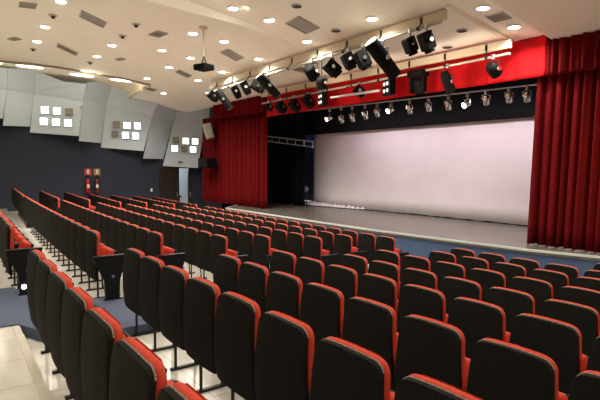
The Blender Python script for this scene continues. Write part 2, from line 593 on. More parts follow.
# door in the left wall, one leaf shut, the other swung open on a pale stairwell
ya, yb = 9.05, 10.75
ym = on_x(179, 180, WX).y; yr = on_x(188, 180, WX).y
b = BM(); box(b, (WX+.0, (ya+ym)/2, dt/2), (.06, ym-ya, dt)); d = struct(part('door_1', b, M['wood']))
b = BM()
for z in (.75, 1.75): box(b, (WX+.035, (ya+ym)/2, z), (.02, (ym-ya)*.7, .7))
part('door_panel', b, M['wood'], d)
b = BM(); tube(b, (WX+.06, ym-.12, 1.0), (WX+.06, ym-.12, 1.25), .018, n=8); part('door_handle', b, M['alu'], d)
b = BM(); box(b, (WX+.0, (yr+yb)/2, dt/2), (.06, yb-yr, dt)); d = struct(part('door_2', b, M['wood']))
b = BM(); tube(b, (WX+.06, yr+.1, 1.0), (WX+.06, yr+.1, 1.25), .018, n=8); part('door_handle', b, M['alu'], d)
b = BM()
quad(b, [(WX-2.5, 7.5, 0), (WX-2.5, 12.5, 0), (WX-2.5, 12.5, 3.2), (WX-2.5, 7.5, 3.2)])
struct(part('wall_stairwell', b, M['stair']))
o = empty('stair_rail', 'sloping dark stair rail glimpsed through the open door', 'railing', (WX-1.6, 9.9, 0))
b = BM(); tube(b, (0, -1.0, 1.9), (0, 1.0, .9), .04, n=8); part('handrail', b, M['steel'], o)
for j in range(5):
    b = BM(); tube(b, (0, -.9+.45*j, 0), (0, -.9+.45*j, 1.85-.225*j), .015, n=6); part('baluster', b, M['steel'], o)

# ------------------------------------------------------------------ ceiling
edge = [on_ceil(*p) for p in ((-60, 52), (0, 60.5), (30, 63), (60, 67), (110, 76), (150, 84.5))]
epts = [(-4.4, edge[0].x)]+[(e.y, e.x) for e in edge]+[(edge[-1].y+.5, -24.9), (10.45, -24.9)]


def left_x(Y):
    for (y0, x0), (y1, x1) in zip(epts, epts[1:]):
        if Y <= y1: return x0+(x1-x0)*(Y-y0)/(y1-y0)
    return epts[-1][1]


def slab_x(Y): return -5.3 if Y > 8 else -5.3+.0*(8-Y)


ys = sorted(set([-4.4, -4]+[-4+.5*i for i in range(29)]+[5.2, 7.6, 10.45]+[y for y, _ in epts]))
ys = [y for y in ys if -4.4 <= y <= 10.45]
cm = BM()
for y0, y1 in zip(ys, ys[1:]):
    z0, z1 = ceil_z(y0), ceil_z(y1)
    quad(cm, [(left_x(y0), y0, z0), (step_x(y0), y0, z0), (step_x(y1), y1, z1), (left_x(y1), y1, z1)])
    h0, h1 = step_h(y0), step_h(y1)
    quad(cm, [(step_x(y0), y0, z0+h0), (slab_x(y0), y0, z0+h0), (slab_x(y1), y1, z1+h1), (step_x(y1), y1, z1+h1)])
struct(part('ceiling', cm, M['ceil']))
b = BM()
for y0, y1 in zip(ys, ys[1:]):
    if y0 >= 7.6: break
    z0, z1 = ceil_z(y0), ceil_z(y1)
    slab_poly(b, [(step_x(y0), y0, z0-.01), (step_x(y1), y1, z1-.01), (step_x(y1), y1, z1+step_h(y1)), (step_x(y0), y0, z0+step_h(y0))], (-.06, 0, 0))
struct(part('trim_ceiling_step', b, M['ceil']))
# cove beside the left wall, higher than the main ceiling
b = BM()
for y0, y1 in zip(ys, ys[1:]):
    if y0 > edge[-1].y+.3: break
    slab_poly(b, [(left_x(y0), y0, ceil_z(y0)), (left_x(y1), y1, ceil_z(y1)), (left_x(y1), y1, ceil_z(y1)+.16), (left_x(y0), y0, ceil_z(y0)+.16)], (.1, 0, 0))
lipb = BM()
for y0, y1 in zip(ys, ys[1:]):
    if y0 > edge[-1].y+.3: break
    slab_poly(lipb, [(left_x(y0), y0, ceil_z(y0)-.07), (left_x(y1), y1, ceil_z(y1)-.07), (left_x(y1), y1, ceil_z(y1)), (left_x(y0), y0, ceil_z(y0))], (.06, 0, 0))
struct(part('trim_cove_lip', lipb, M['speaker']))
struct(part('trim_cove', b, M['cream']))
SOF = [(-4.4, 6.95), (2.3, 6.62), (5.6, 6.46), (7.6, 6.15), (9.2, 5.85)]
def sof_z(Y):
    for (y0, z0), (y1, z1) in zip(SOF, SOF[1:]):
        if Y <= y1: return z0+(z1-z0)*(Y-y0)/(y1-y0)
    return SOF[-1][1]
b = BM()
for y0, y1 in zip(ys, ys[1:]):
    if y0 > edge[-1].y+.3: break
    m0, m1 = (left_x(y0)*.75-24.9*.25), (left_x(y1)*.75-24.9*.25)
    c0, c1 = ceil_z(y0)+.02, ceil_z(y1)+.02
    z0, z1 = sof_z(y0), sof_z(y1)
    k0, k1 = c0+(z0-c0)*.45, c1+(z1-c1)*.45
    quad(b, [(-24.9, y0, z0), (m0, y0, k0), (m1, y1, k1), (-24.9, y1, z1)])
    quad(b, [(m0, y0, k0), (left_x(y0), y0, c0), (left_x(y1), y1, c1), (m1, y1, k1)])
struct(part('ceiling_cove', b, M['cream']))


def on_soffit(x, y):
    d = ray(x, y); t = 5.
    while t < 45:
        p = EYE+d*t; e = left_x(p.y)
        if p.x < e:
            u = (e-p.x)/(e+24.9); c = ceil_z(p.y)+.02; zz = sof_z(p.y)
            if p.z > c+(zz-c)*(u/.25*.45 if u < .25 else .45+(u-.25)/.75*.55): break
        t += .02
    return EYE+d*t

STEP_FILL = []
# lower side ceiling at right
b = BM()
prof = [(-4.4, ceil_z(-4.4)-.14), (6, ceil_z(6)-.14), (10.45, ceil_z(10.45)-.14)]
for (y0, z0), (y1, z1) in zip(prof, prof[1:]):
    slab_poly(b, [(-5.2, y0, z0), (4.5, y0, z0), (4.5, y1, z1), (-5.2, y1, z1)], (0, 0, .6))
struct(part('ceiling_side', b, M['slab']))
for i in range(11):
    y = -.5+.7*i
    STEP_FILL.append((step_x(y)+.8, y, ceil_z(y)+step_h(y)*.8))
# bevelled edging of the recess over the hung beams
b = BM()
p0, p1 = on_ceil(446, 5), on_ceil(510, 40)
b_ = (p1-p0)
slab_poly(b, [p0+Vector((0, 0, .05)), p1+Vector((0, 0, .05)), p1+Vector((-.02, 0, -.07)), p0+Vector((-.0, 0, -.02))], (.1, 0, 0))
struct(part('trim_recess', b, M['cream']))

# recessed downlights


def lamp_light(p, power, size=.12, col=(1, .935, .82), spot=150, aim=(0, 0, -1), blend=.6, name='downlight_beam'):
    l = bpy.data.lights.new(name, 'SPOT'); l.energy = power; l.color = col
    l.spot_size = math.radians(spot); l.spot_blend = blend; l.shadow_soft_size = size
    o = bpy.data.objects.new(name, l); COL.objects.link(o)
    o.location = p; o.rotation_euler = Vector(aim).to_track_quat('-Z', 'Y').to_euler()
    return o


def downlight(px, py, label, lit=True, r=.112):
    p = on_ceil(px, py)
    o = empty('downlight', label, 'ceiling light', p, 'recessed ceiling downlights')
    b = BM(); lathe(b, (0, 0, 0), (0, 0, -1), [(-.01, r+.03), (.012, r+.025), (.018, r)], 20); part('rim', b, M['white' if lit else 'vent'], o)
    b = BM(); lathe(b, (0, 0, 0), (0, 0, -1), [(.0, r), (.024, r*.97)], 20); part('bulb', b, M['lamp'] if lit else M['ventdark'], o)
    if lit: lamp_light(p+Vector((0, 0, -.06)), DL, .13)
    return p


DL = 155
for px, py, lab in [
    (61, 1, 'lit round downlight at the frame top, above the long slatted vent'),
    (45, 26.5, 'lit round downlight below the small flat vent near the wall cove'),
    (37, 41, 'lit round downlight just above the wall cove lamps'),
    (97, 56, 'lit round downlight next to the cove, past the narrow bright-ended vent'),
    (112, 45, 'lit round downlight between the bright-ended vent and the square dark vent'),
    (162, 50, 'lit round downlight below the small square dark vent'),
    (193, 33, 'lit round downlight beside the top of the projector rod'),
    (224, 41, 'bright round downlight between the projector rod and the slanted vent'),
    (190.5, 57.5, 'lit round downlight just past the projector, on its wall side'),
    (169, 67, 'lit round downlight beside the narrow vent, wall side of projector'),
    (147, 78, 'lit round downlight closest to the end of the wall cove'),
    (163.5, 93, 'lit round downlight over the panel point beside the stage'),
    (233, 8, 'lit round downlight above the cream ceiling step'),
    (269, 20, 'lit round downlight beside the large square ceiling vent'),
    (307, 41, 'lit round downlight under the large square vent, over the beam'),
    (258, 58.5, 'lit round downlight over the beam, stage side of the slanted vent'),
    (222, 71.5, 'lit round downlight over the beam beyond the projector'),
    (198, 80, 'lit round downlight over the wall end of the beam'),
    (372, 18.5, 'lit round downlight over the middle of the longer beam'),
    (483, 7.5, 'lit round downlight beside the pyramid vent at frame top'),
    (514, 26.5, 'lit round downlight between pyramid vent and red pelmet'),
]:
    downlight(px, py, lab)
for px, py, lab in [(297, 6, 'unlit ring fitting above the large square vent'), (336, 30.5, 'unlit ring fitting between large vent and the beam'),
                    (462, 30.5, 'unlit round fitting over the beams, upper of two'), (447, 47, 'unlit round fitting over the beams, lower of two')]:
    o = downlight(px, py, lab, False, .10)
# the rows of downlights go on overhead, out of the picture
for x, y in [(-3.5, 3), (-8, 1), (-4, 6), (-1, 7), (1, 4), (-12, 0), (-16, 0), (-2, 9), (0, 0), (-5, -2), (-9, -2)]:
    z = top_z(x, y)
    lamp_light((x, y, z-.05), DL, .13)

for p in STEP_FILL:  # unseen spots added to brighten the face of the ceiling step
    lamp_light(p, 3.2, .06, (1, .93, .75), 120, (-1, 0, -.05), 1, 'step_fill_spot')
# ceiling vents from their four corners


def vent(px, label, n=5, lightends=False):
    q = [on_ceil(*p) for p in px]
    c = sum(q, Vector())/4
    u = ((q[1]-q[0])+(q[2]-q[3]))/2; v = ((q[3]-q[0])+(q[2]-q[1]))/2
    o = empty('ceiling_vent', label, 'vent', c, 'ceiling vents')
    dn = Vector((0, 0, -.03))
    def R(a, b_, a1, b1, z): return [u*a+v*b_+Vector((0, 0, z)), u*a1+v*b_+Vector((0, 0, z)), u*a1+v*b1+Vector((0, 0, z)), u*a+v*b1+Vector((0, 0, z))]
    b = BM(); slab_poly(b, R(-.46, -.46, .46, .46, -.004), (0, 0, -.006)); part('backing', b, M['ventdark'], o)
    b = BM(); t = .07
    for r in (R(-.5, -.5, .5, -.5+t, 0), R(-.5, .5-t, .5, .5, 0), R(-.5, -.5, -.5+t*.6, .5, 0), R(.5-t*.6, -.5, .5, .5, 0)): slab_poly(b, r, dn)
    part('frame', b, M['vent'] if not lightends else M['cream'], o)
    for j in range(n):
        f = -.38+.76*(j+.5)/n
        b = BM(); slab_poly(b, R(-.46, f-.035, .46, f+.06, -.012), (0, 0, -.008)); part('slat', b, M['vent'], o)
    return o


vent([(81, 10), (107, 22), (103, 27.5), (79.5, 15.5)], 'long slanted slatted ceiling vent beside the frame-top downlight')
vent([(20, 1.5), (37, 3.5), (36, 8), (18, 6)], 'small flat ceiling vent in the upper corner over the wall', 4)
vent([(57, 42), (79, 52), (76, 55.5), (56, 46)], 'narrow ceiling vent with bright ends near the cove', 3, True)
vent([(157, 30.5), (169, 33), (158, 37), (149, 34)], 'small square dark ceiling vent on the wall side of projector', 3)
vent([(228, 48.5), (244, 57), (236, 60.5), (220, 51.5)], 'slanted ceiling vent between projector and the beam')
vent([(299, 16), (319.5, 27), (306, 33.5), (285, 22.5)], 'large square ceiling vent above the beam', 6)
vent([(179, 69), (192, 75), (188, 77.5), (175, 71.5)], 'narrow ceiling vent below and beyond the projector', 3)
vent([(485, 15), (502, 11), (512, 17), (494, 21.5)], 'pyramid-faced ceiling vent between two downlights near pelmet', 4)
vent([(7, 38), (15, 36.7), (22, 38.7), (14, 40.3)], 'faint flat ceiling vent above the cove at frame edge', 3)
vent([(115, 58.6), (123, 57.6), (126, 58.8), (118, 60)], 'tiny dark ceiling vent above the end of the cove', 2)
vent([(300, 66.5), (312, 69), (304, 72), (292, 69)], 'blue-grey ceiling vent seen behind the beam', 3)
vent([(146, 86), (157, 89.5), (153, 91), (142, 87.5)], 'narrow ceiling vent past the cove by the wall panels', 3)
for px, py, lab in [(53, 15, 'small dark twin sensor on ceiling beside the long slatted vent'), (136, 24, 'small dark ceiling sensor below the cream step'),
                    (33, 48.5, 'small ceiling sensor just above the wall cove'), (122.5, 35.5, 'faint ceiling sensor beside the square dark vent'), (90, 62, 'faint ceiling sensor above the second cove lamp')]:
    p = on_ceil(px, py)
    o = empty('ceiling_sensor', lab, 'sensor', p)
    b = BM(); lathe(b, (0, 0, 0), (0, 0, -1), [(0, .1), (.02, .1), (.03, .08)], 14); part('base', b, M['vent'], o)
    b = BM(); lathe(b, (0, 0, -.03), (0, 0, -1), [(0, .05), (.05, .04)], 12); part('cap', b, M['ventdark'], o)

# projector on its rod
p = on_ceil(203.5, 27)
zt = p.z
zp = on_x(201, 67, p.x).z
o = empty('projector', 'dark ceiling projector hanging from a long cream rod', 'projector', (p.x, p.y, zp))
b = BM(); tube(b, (0, 0, .1), (0, 0, zt-zp), .022, n=10); part('rod', b, M['beam'], o)
b = BM(); lathe(b, (0, 0, zt-zp), (0, 0, -1), [(0, .12), (.04, .1)], 14); part('ceiling_plate', b, M['beam'], o)
b = BM(); box(b, (0, 0, 0), (.40, .36, .15), Matrix.Rotation(.3, 3, 'Z'), .03); part('body', b, M['blackbox'], o)
b = BM(); lathe(b, (.08, .17, 0), (-.28, .95, 0), [(0, .07), (.08, .065)], 14); part('lens', b, M['glass'], o)
b = BM()
for sx in (-1, 1): tube(b, (.16*sx, 0, .06), (0, 0, .28), .015, n=6)
part('bracket', b, M['blackbox'], o)

# cove lamps washing the upper wall
for i, (px, py) in enumerate([(-12, 61), (30, 66), (82, 74.5), (122, 79.5), (90, 71)]):
    p = on_soffit(px, py)
    o = tag(part('cove_lamp', BM(), M['white'], None, p), ['bright cove lamp at the frame edge', 'bright cove lamp above the first grey panels', 'bright cove lamp above the second narrow panel',
            'bright cove lamp above the middle lamp panel', 'small cove lamp behind the second one'][i], 'cove light', 'cove lamps along the wall top')
    b = BM(); box(b, (0, 0, .0), (.42, 1.15, .06)); part('housing', b, M['white'], o)
    b = BM(); lathe(b, (0, 0, -.02), (0, 0, -1), [(0, .46), (.02, .45), (.03, .4)], 20)
    for v in b.verts: v.co.x *= .36
    part('tube', b, M['lamp'], o)
    l = bpy.data.lights.new('cove_beam', 'POINT'); l.energy = 6; l.color = (1, .9, .66); l.shadow_soft_size = .15
    q = bpy.data.objects.new('cove_beam', l); COL.objects.link(q); q.location = p+Vector((0, 0, -.3))

# ------------------------------------------------------------------ hung beams with pipes
Y1, Y2, Y3 = 8.15, 9.9, 11.6


def hung_beam(name, Y, beam_l, beam_r, pipe_l, pipe_r, label, bh):
    bl, br = on_y(*beam_l, Y), on_y(*beam_r, Y)
    o = empty(name, label, 'lighting beam', (bl+br)/2)
    c = (bl+br)/2
    rot = axes_rot((br-bl))
    L = (br-bl).length
    b = BM(); box(b, (0, 0, 0), (.09, L, bh), rot, .008); part('beam', b, M['beam'], o)
    pl, pr = on_y(*pipe_l, Y-.12), on_y(*pipe_r, Y-.12)
    b = BM(); tube(b, pl-c, pr-c, .028, n=10); part('pipe', b, M['pipe'], o)
    n = 9
    for i in range(n):
        t = (i+.5)/n
        a, d = bl.lerp(br, t), pl.lerp(pr, t)
        b = BM(); box(b, a-c+Vector((0, -.05, 0)), (.05, .03, bh*.7)); tube(b, a-c+Vector((0, -.05, -.02)), d-c, .012, n=6)
        tube(b, d-c+Vector((-.03, 0, 0)), d-c+Vector((.03, 0, 0)), .045, n=10)
        part('pipe_clamp', b, M['steel'], o)
    for i in range(4):
        t = (i+.4)/4; a = bl.lerp(br, t)
        b = BM(); tube(b, a-c, Vector((a.x-c.x, a.y-c.y, ceil_z(a.y)+.05-c.z)), .01, n=6); part('hanger_rod', b, M['pipe'], o)
    return pl, pr


pl1, pr1 = hung_beam('lighting_beam', Y1, (211, 86), (446, 14.5), (206, 93.5), (442, 21.5), 'longer cream ceiling beam with a pipe of black spotlights below it', .20)
pl2, pr2 = hung_beam('lighting_beam', Y2, (262, 95), (511, 43.5), (262, 103.5), (510, 53.5), 'shorter cream beam with pipe hanging in front of the red pelmet', .18)


def knob_bm(c, x):
    b = BM(); tube(b, c, Vector(c)+Vector((x, 0, 0)), .03, n=10); return b


def spot(px, py, Y, L, R, aim, label, pipe_dy, style='can', group='black spotlights on the beams', name='spotlight', lit=None):
    """a stage lantern whose body is centred on the pixel, in the plane Y; hangs from the pipe PIPE_DY above"""
    c = on_y(px, py, Y)
    if style in ('box', 'can'): L, R = L*.86, R*.86
    a = Vector(aim).normalized()
    o = empty(name, label, 'stage light', c, group)
    side = a.cross(Vector((0, 0, 1))).normalized()
    if style == 'can':
        b = BM(); lathe(b, -a*L/2, a, [(0, R*.55), (.03, R*.8), (L*.3, R*.95), (L*.9, R), (L, R*1.04)], 16); part('body', b, M['blackbox'], o, None, False)
        b = BM(); lathe(b, a*(L/2-.005), a, [(0, R*.9), (.012, R*.86)], 16); part('lens', b, M[lit or 'glass'], o)
    elif style == 'box':
        rot = axes_rot(a)
        b = BM(); box(b, (0, 0, 0), (R*1.9, L, R*1.9), rot, .03); lathe(b, a*(L/2), a, [(0, R*.8), (.05, R*.85)], 16); part('body', b, M['blackbox'], o)
        b = BM(); lathe(b, a*(L/2+.05), a, [(0, R*.72), (.012, R*.68)], 16); part('lens', b, M[lit or 'glass'], o)
        for s in ():
            b = BM(); box(b, a*(L/2+.09)+Vector((0, 0, s*R)), (R*1.7, .14, .012), rot @ Matrix.Rotation(s*.4, 3, 'X')); part('barn_door', b, M['blackbox'], o)
    elif style == 'long':
        b = BM(); lathe(b, -a*L/2, a, [(0, R*.9), (.02, R*1.02), (L*.5, R*1.02), (L*.52, R*.96), (L*.97, R*.96), (L, R*1.0)], 14); part('body', b, M['blackbox'], o)
        b = BM(); lathe(b, -a*(L/2+.004), -a, [(0, R*.95), (.012, R*.8)], 14); part('rear_cap', b, M['pipe'], o)
        b = BM(); lathe(b, a*(L/2), a, [(0, R*.85), (.01, R*.8)], 14); part('lens', b, M['glass'], o)
    elif style == 'small':
        b = BM(); lathe(b, -a*L/2, a, [(0, R*.4), (.02, R*.7), (L*.4, R*.95), (L, R)], 14); part('body', b, M['chrome'], o, None, True)
        b = BM(); lathe(b, a*(L/2), a, [(0, R*.92), (.008, R*.88)], 14); part('lens', b, M[lit or 'glass'], o)
    # yoke and clamp
    top = Vector((0, 0, pipe_dy))
    w = R*1.15 if style != 'box' else R*1.12
    b = BM()
    for s in (-1, 1):
        tube(b, side*w*s, side*w*s+Vector((0, 0, R*1.3)), .014, n=6)
    tube(b, side*-w+Vector((0, 0, R*1.3)), side*w+Vector((0, 0, R*1.3)), .014, n=6)
    tube(b, (0, 0, R*1.3), top if style != 'small' else top-Vector((0, 0, .03)), .014, n=6)
    part('hanging_yoke', b, M['steel' if style != 'small' else 'chrome'], o)
    b = BM(); box(b, top if style != 'small' else top-Vector((0, 0, .075)), (.07, .08, .10), None, .01); part('clamp', b, M['alu'], o)
    if style != 'small':
        b = BM(); lathe(b, side*w, side, [(0, .05), (.03, .045)], 10); part('knob', b, M['chrome'], o)
    return c


AIM = (.2, .42, -.88)
YP = Y1-.12
for px, py, L, R, aim, st, lab in [
    (212.5, 96, .42, .15, (.0, .8, -.6), 'box', 'black spotlight at the wall end of the longer beam'),
    (224, 99.5, .75, .13, (.35, .5, -.8), 'long', 'long black profile spotlight near the wall end of longer beam'),
    (236, 91.5, .42, .14, AIM, 'box', 'black spotlight third from wall end of the longer beam'),
    (245.5, 87.5, .42, .14, AIM, 'box', 'black spotlight fourth from wall end of the longer beam'),
    (257, 86.5, .44, .15, (.3, .8, -.5), 'box', 'black spotlight just before the second long profile'),
    (268.5, 86, .80, .13, (.2, .7, -.7), 'long', 'second long black profile spotlight from the wall end'),
    (311, 72, .46, .19, (-.3, .8, -.5), 'can', 'black spotlight in the cluster mid-beam, facing the wall'),
    (332, 68, .44, .185, (.3, .6, -.6), 'box', 'black spotlight in the cluster mid-beam, upper one'),
    (321.5, 84, .34, .17, (.0, .2, -.9), 'can', 'black spotlight hanging lowest in the mid-beam cluster'),
    (348.5, 60.5, .40, .16, AIM, 'box', 'black spotlight just past the mid-beam cluster'),
    (362.5, 59, .46, .17, AIM, 'box', 'black spotlight beside the long slanted profile'),
    (383, 59, .95, .16, (.15, .72, -.72), 'long', 'long slanted black profile spotlight, largest on the beam'),
    (410, 45, .36, .14, (.1, .45, -.88), 'box', 'black spotlight second from the near end of longer beam'),
    (426.5, 41, .42, .15, (.1, .4, -.9), 'box', 'black spotlight at the near end of the longer beam'),
]:
    t = (px-206)/(442-206)
    zp_ = on_y(206, 93.5, YP).lerp(on_y(442, 21.5, YP), t)
    pyp = 93.5+(21.5-93.5)*t
    c = on_y(px, py, YP)
    spot(px, py, YP, L, R, aim, lab, max(.12, on_y(px, pyp, YP).z-c.z), st)
YQ = Y2-.14
for px, py, L, R, aim, st, lab in [
    (269, 107, .30, .14, (.2, .8, -.5), 'can', 'dark round spotlight at the wall end of the shorter beam'),
    (281, 107, .42, .17, (0, .7, -.7), 'box', 'dark spotlight second on the shorter beam, over black wing'),
    (294.5, 105, .42, .17, (0, .7, -.7), 'box', 'dark spotlight third on the shorter beam'),
    (308, 101, .42, .17, (.1, .7, -.7), 'box', 'dark spotlight beside the four-lamp fixture over the wing'),
    (359, 91, .34, .15, (.4, .6, -.6), 'box', 'black spotlight above the grey batten tube'),
    (447.5, 82, .62, .14, (.05, .5, -.86), 'can', 'long black can spotlight against bright red pelmet'),
    (493, 69.5, .36, .15, (.1, .8, -.5), 'can', 'black can spotlight nearest the end of the shorter beam'),
]:
    t = (px-262)/(510-262)
    pyp = 103.5+(53.5-103.5)*t
    c = on_y(px, py, YQ)
    spot(px, py, YQ, L, R, aim, lab, max(.12, on_y(px, pyp, YQ).z-c.z), st)
# moving head
t = (418-262)/248.; c = on_y(418, 84, YQ); dz = on_y(418, 103.5-50*t, YQ).z-c.z
o = empty('moving_head_light', 'black moving head light hanging upside down before red pelmet', 'stage light', c)
b = BM(); box(b, (0, 0, .25), (.46, .34, .16), None, .03); part('base', b, M['blackbox'], o)
b = BM()
for s in (-1, 1): box(b, (.19*s, 0, .0), (.07, .16, .42), None, .02)
box(b, (0, 0, .17), (.44, .14, .06))
part('yoke', b, M['blackbox'], o)
b = BM(); lathe(b, (0, 0, .12), (0, .25, -1), [(0, .1), (.04, .14), (.34, .13), (.38, .1)], 16); part('head', b, M['blackbox'], o)
b = BM(); tube(b, (0, 0, .3), (0, 0, dz), .025, n=8); part('hanging_clamp', b, M['steel'], o)
# four-lamp blinders
for px, py, lab in [(323, 99.5, 'black four-lamp fixture by the black wing'), (389, 87.5, 'black four-lamp fixture at the end of the grey batten')]:
    c = on_y(px, py, YQ); t = (px-262)/248.
    dz = on_y(px, 103.5-50*t, YQ).z-c.z
    o = empty('blinder_light', lab, 'stage light', c, 'four-lamp fixtures')
    rot = Matrix.Rotation(-.35, 3, 'Z')
    b = BM(); box(b, (0, 0, 0), (.44, .18, .42), rot, .02); part('casing', b, M['blackbox'], o)
    for sx in (-1, 1):
        for sz in (-1, 1):
            b = BM(); lathe(b, rot @ Vector((.09*sx, -.09, .09*sz)), rot @ Vector((0, -1, 0)), [(0, .05), (.02, .045)], 14); part('lamp', b, M['blu'], o)
    b = BM(); tube(b, (0, 0, .2), (0, 0, max(.25, dz)), .02, n=6); part('bracket', b, M['steel'], o)
a, c = on_y(331, 97.5, YQ-.34), on_y(380, 90.5, YQ-.34)
o = empty('batten_light', 'long grey batten tube between the two four-lamp fixtures', 'stage light', (a+c)/2)
b = BM(); tube(b, a-(a+c)/2, c-(a+c)/2, .032, n=12); part('tube', b, M['alu'], o)
for q in (a.lerp(c, .2), a.lerp(c, .8)):
    b = BM(); tube(b, q-(a+c)/2, q-(a+c)/2+Vector((0, .30, .33)), .012, n=6); part('hanger', b, M['steel'], o)

# ------------------------------------------------------------------ stage
ZS = .864
fe = [(-19.6, 11.2), (-17.94, 9.56), (-14.7, 9.52), (-11.5, 9.47), (-9.5, 9.46), (-7, 9.62), (-5.25, 9.78), (-4.0, 10.12), (-2, 10.35), (4, 10.4)]
bm = BM()
slab_poly(bm, [(x, y, ZS) for x, y in fe]+[(4, 16, ZS), (-19.6, 16, ZS)], (0, 0, -.08))
struct(part('floor_stage', bm, M['stage']))
b = BM()
for (x0, y0), (x1, y1) in zip(fe, fe[1:]):
    quad(b, [(x0, y0+.04, FRONT_Z-.1), (x1, y1+.04, FRONT_Z-.1), (x1, y1+.04, ZS-.07), (x0, y0+.04, ZS-.07)])
struct(part('wall_stage_front', b, M['stagefront']))
b = BM()
for (x0, y0), (x1, y1) in zip(fe, fe[1:]):
    slab_poly(b, [(x0, y0-.02, ZS-.03), (x1, y1-.02, ZS-.03), (x1, y1-.02, ZS+.012), (x0, y0-.02, ZS+.012)], (0, .07, 0))
struct(part('trim_stage_edge', b, M['lip']))


def drape_bm(x0, x1, z0, z1, Y, amp, wl, n=None, ragged=0, hem=0, seed=1, gather=0, lean=0):
    rnd = random.Random(seed)
    bm = BM(); L = x1-x0
    n = n or int(L/wl*8)
    ph = [rnd.uniform(0, 6.28) for _ in range(4)]
    nz = 10
    rows = []
    for j in range(nz+1):
        t = j/nz; r = []
        for i in range(n+1):
            s = i/n; x = x0+L*s
            q = x/wl*2*PI
            y = amp*(.6*math.sin(q+ph[0]+.8*math.sin(q*.23+ph[3]))+.3*math.sin(q*1.7+ph[1])+.25*math.sin(q*.41+ph[2]))
            k = 1.0-.25*t
            z = z0+(z1-z0)*t
            if j == 0 and ragged: z += rnd.uniform(-ragged, ragged)
            if j == 0 and hem: z += hem*math.sin(q)
            r.append(bm.verts.new((x-lean*(1-t)*(1-s), Y+y*k, z)))
        rows.append(r)
    for a, c in zip(rows, rows[1:]):
        for i in range(n): bm.faces.new((a[i], a[i+1], c[i+1], c[i]))
    return bm


def cloth(name, bm, m, label, cat, thick=.015):
    o = part(name, bm, m, None, None, True)
    md = o.modifiers.new('thickness', 'SOLIDIFY'); md.thickness = thick; md.offset = 0
    return tag(o, label, cat)


YL = 10.75
xl0, xl1 = on_y(206, 170, YL).x, on_y(266, 170, YL).x
cloth('stage_curtain', drape_bm(xl0-.3, xl1, ZS+.01, 4.9, YL, .17, .25, seed=3), M['velvet'], 'tall red pleated stage curtain beside the black wing', 'curtain')
YR = 10.55
xr0 = on_y(537.5, 100, YR).x
cloth('stage_curtain', drape_bm(xr0, 3.5, ZS+.015, 4.9, YR, .15, .19, seed=5, hem=.01, lean=.11), M['velvet'], 'tall red pleated stage curtain closing the stage, beside white backdrop', 'curtain')
YV = 10.3
xv0 = on_y(214, 113, YV).x; xv1 = on_y(266, 110, YV).x; xv2 = on_y(547, 50, YV).x
def hz(px, py): return on_y(px, py, YV).z
cloth('stage_valance', drape_bm(xv0, xv1, hz(240, 115.5), 5.32, YV, .12, .25, seed=8), M['velvet'], 'red pleated valance strip above the curtain beside the wing', 'valance')
cloth('stage_valance', drape_bm(xv2, 3.5, hz(560, 74.0), 5.18, YV, .10, .20, seed=9), M['velvet'], 'red pleated valance strip under the low side ceiling', 'valance')
cloth('stage_pelmet_valance', drape_bm(xv1, xv2-.01, 4.47, 5.32, YV+.02, .04, .42, seed=11), M['pelmet'], 'long flat bright red pelmet across the stage opening', 'pelmet')

# white backdrop, with creased foot
YC = 13.9
xc0 = on_y(313.5, 170, YC).x
cloth('backdrop_cloth', drape_bm(xc0, 3.5, ZS+.028, 5.6, YC, .025, 1.7, n=140, ragged=.014, seed=21), M['cyc'], 'wide white backdrop cloth hung across the back of the stage', 'backdrop')
rnd = random.Random(4)
b = BM()
n = 90; rows = []
x0_, x1_ = xc0+.0, xc0+3.6
for j in range(6):
    r = []
    for i in range(n+1):
        x = x0_+(x1_-x0_)*i/n
        w = .28*(1-i/n)+.05
        t = j/5
        y = YC-.10-t*w*1.6-rnd.uniform(0, .05)
        z = ZS+.015+.16*(1-t)*(.5+.5*math.sin(i*.9+rnd.uniform(0, 1.5)))*(1-.55*i/n)+.02
        r.append(b.verts.new((x, y, z)))
    rows.append(r)
for a, c in zip(rows, rows[1:]):
    for i in range(n): b.faces.new((a[i], a[i+1], c[i+1], c[i]))
cloth('spare_cloth', b, M['cyc'], 'crumpled end of white cloth lying at the backdrop foot', 'cloth', .01)

# black masking
YB = 13.45
hb0, hb1 = on_y(314, 134.0, YB), on_y(538, 117.5, YB)
b = BM()
zz0 = hb0.z
quad(b, [(-21, YB, hb0.z), (3.5, YB, hb1.z), (3.5, YB, 6.0), (-21, YB, 6.0)])
cloth('border_drape', drape_bm(-21, 3.5, (hb0.z+hb1.z)/2, 6.0, YB, .03, .8, seed=31), M['black'], 'black border drape hanging above the white backdrop', 'drape')
b.free()
YW = 12.9
xw0, xw1 = on_y(262, 170, YW).x, on_y(304.5, 170, YW).x
cloth('wing_drape', drape_bm(xw0-.9, xw1, ZS+.02, 5.5, YW, .05, .4, seed=33), M['black'], 'black wing drape between red curtain and white backdrop', 'drape')
struct_b = BM()
quad(struct_b, [(-24, 15.5, ZS), (4, 15.5, ZS), (4, 15.5, 6.2), (-24, 15.5, 6.2)])
struct(part('wall_stage_back', struct_b, M['bluewall']))
b = BM(); quad(b, [(-24, 10.46, 6.1), (4, 10.46, 6.1), (4, 15.6, 6.1), (-24, 15.6, 6.1)]); struct(part('ceiling_stage', b, M['black']))
b = BM(); quad(b, [(-22.5, 11.5, 0), (-22.5, 15.6, 0), (-22.5, 15.6, 6.2), (-22.5, 11.5, 6.2)]); struct(part('wall_wing', b, M['black']))
b = BM(); xq = on_y(218, 160, 11.4).x
quad(b, [(-24.0, 12.55, -.2), (-24.0, 12.55, 6), (xq-2.4, 12.0, 6), (xq-2.4, 12.0, -.2)])
quad(b, [(-24.7, 11.6, -.2), (xl0+.6, 11.3, -.2), (xl0+.6, 11.3, 6), (-24.7, 11.6, 6)])
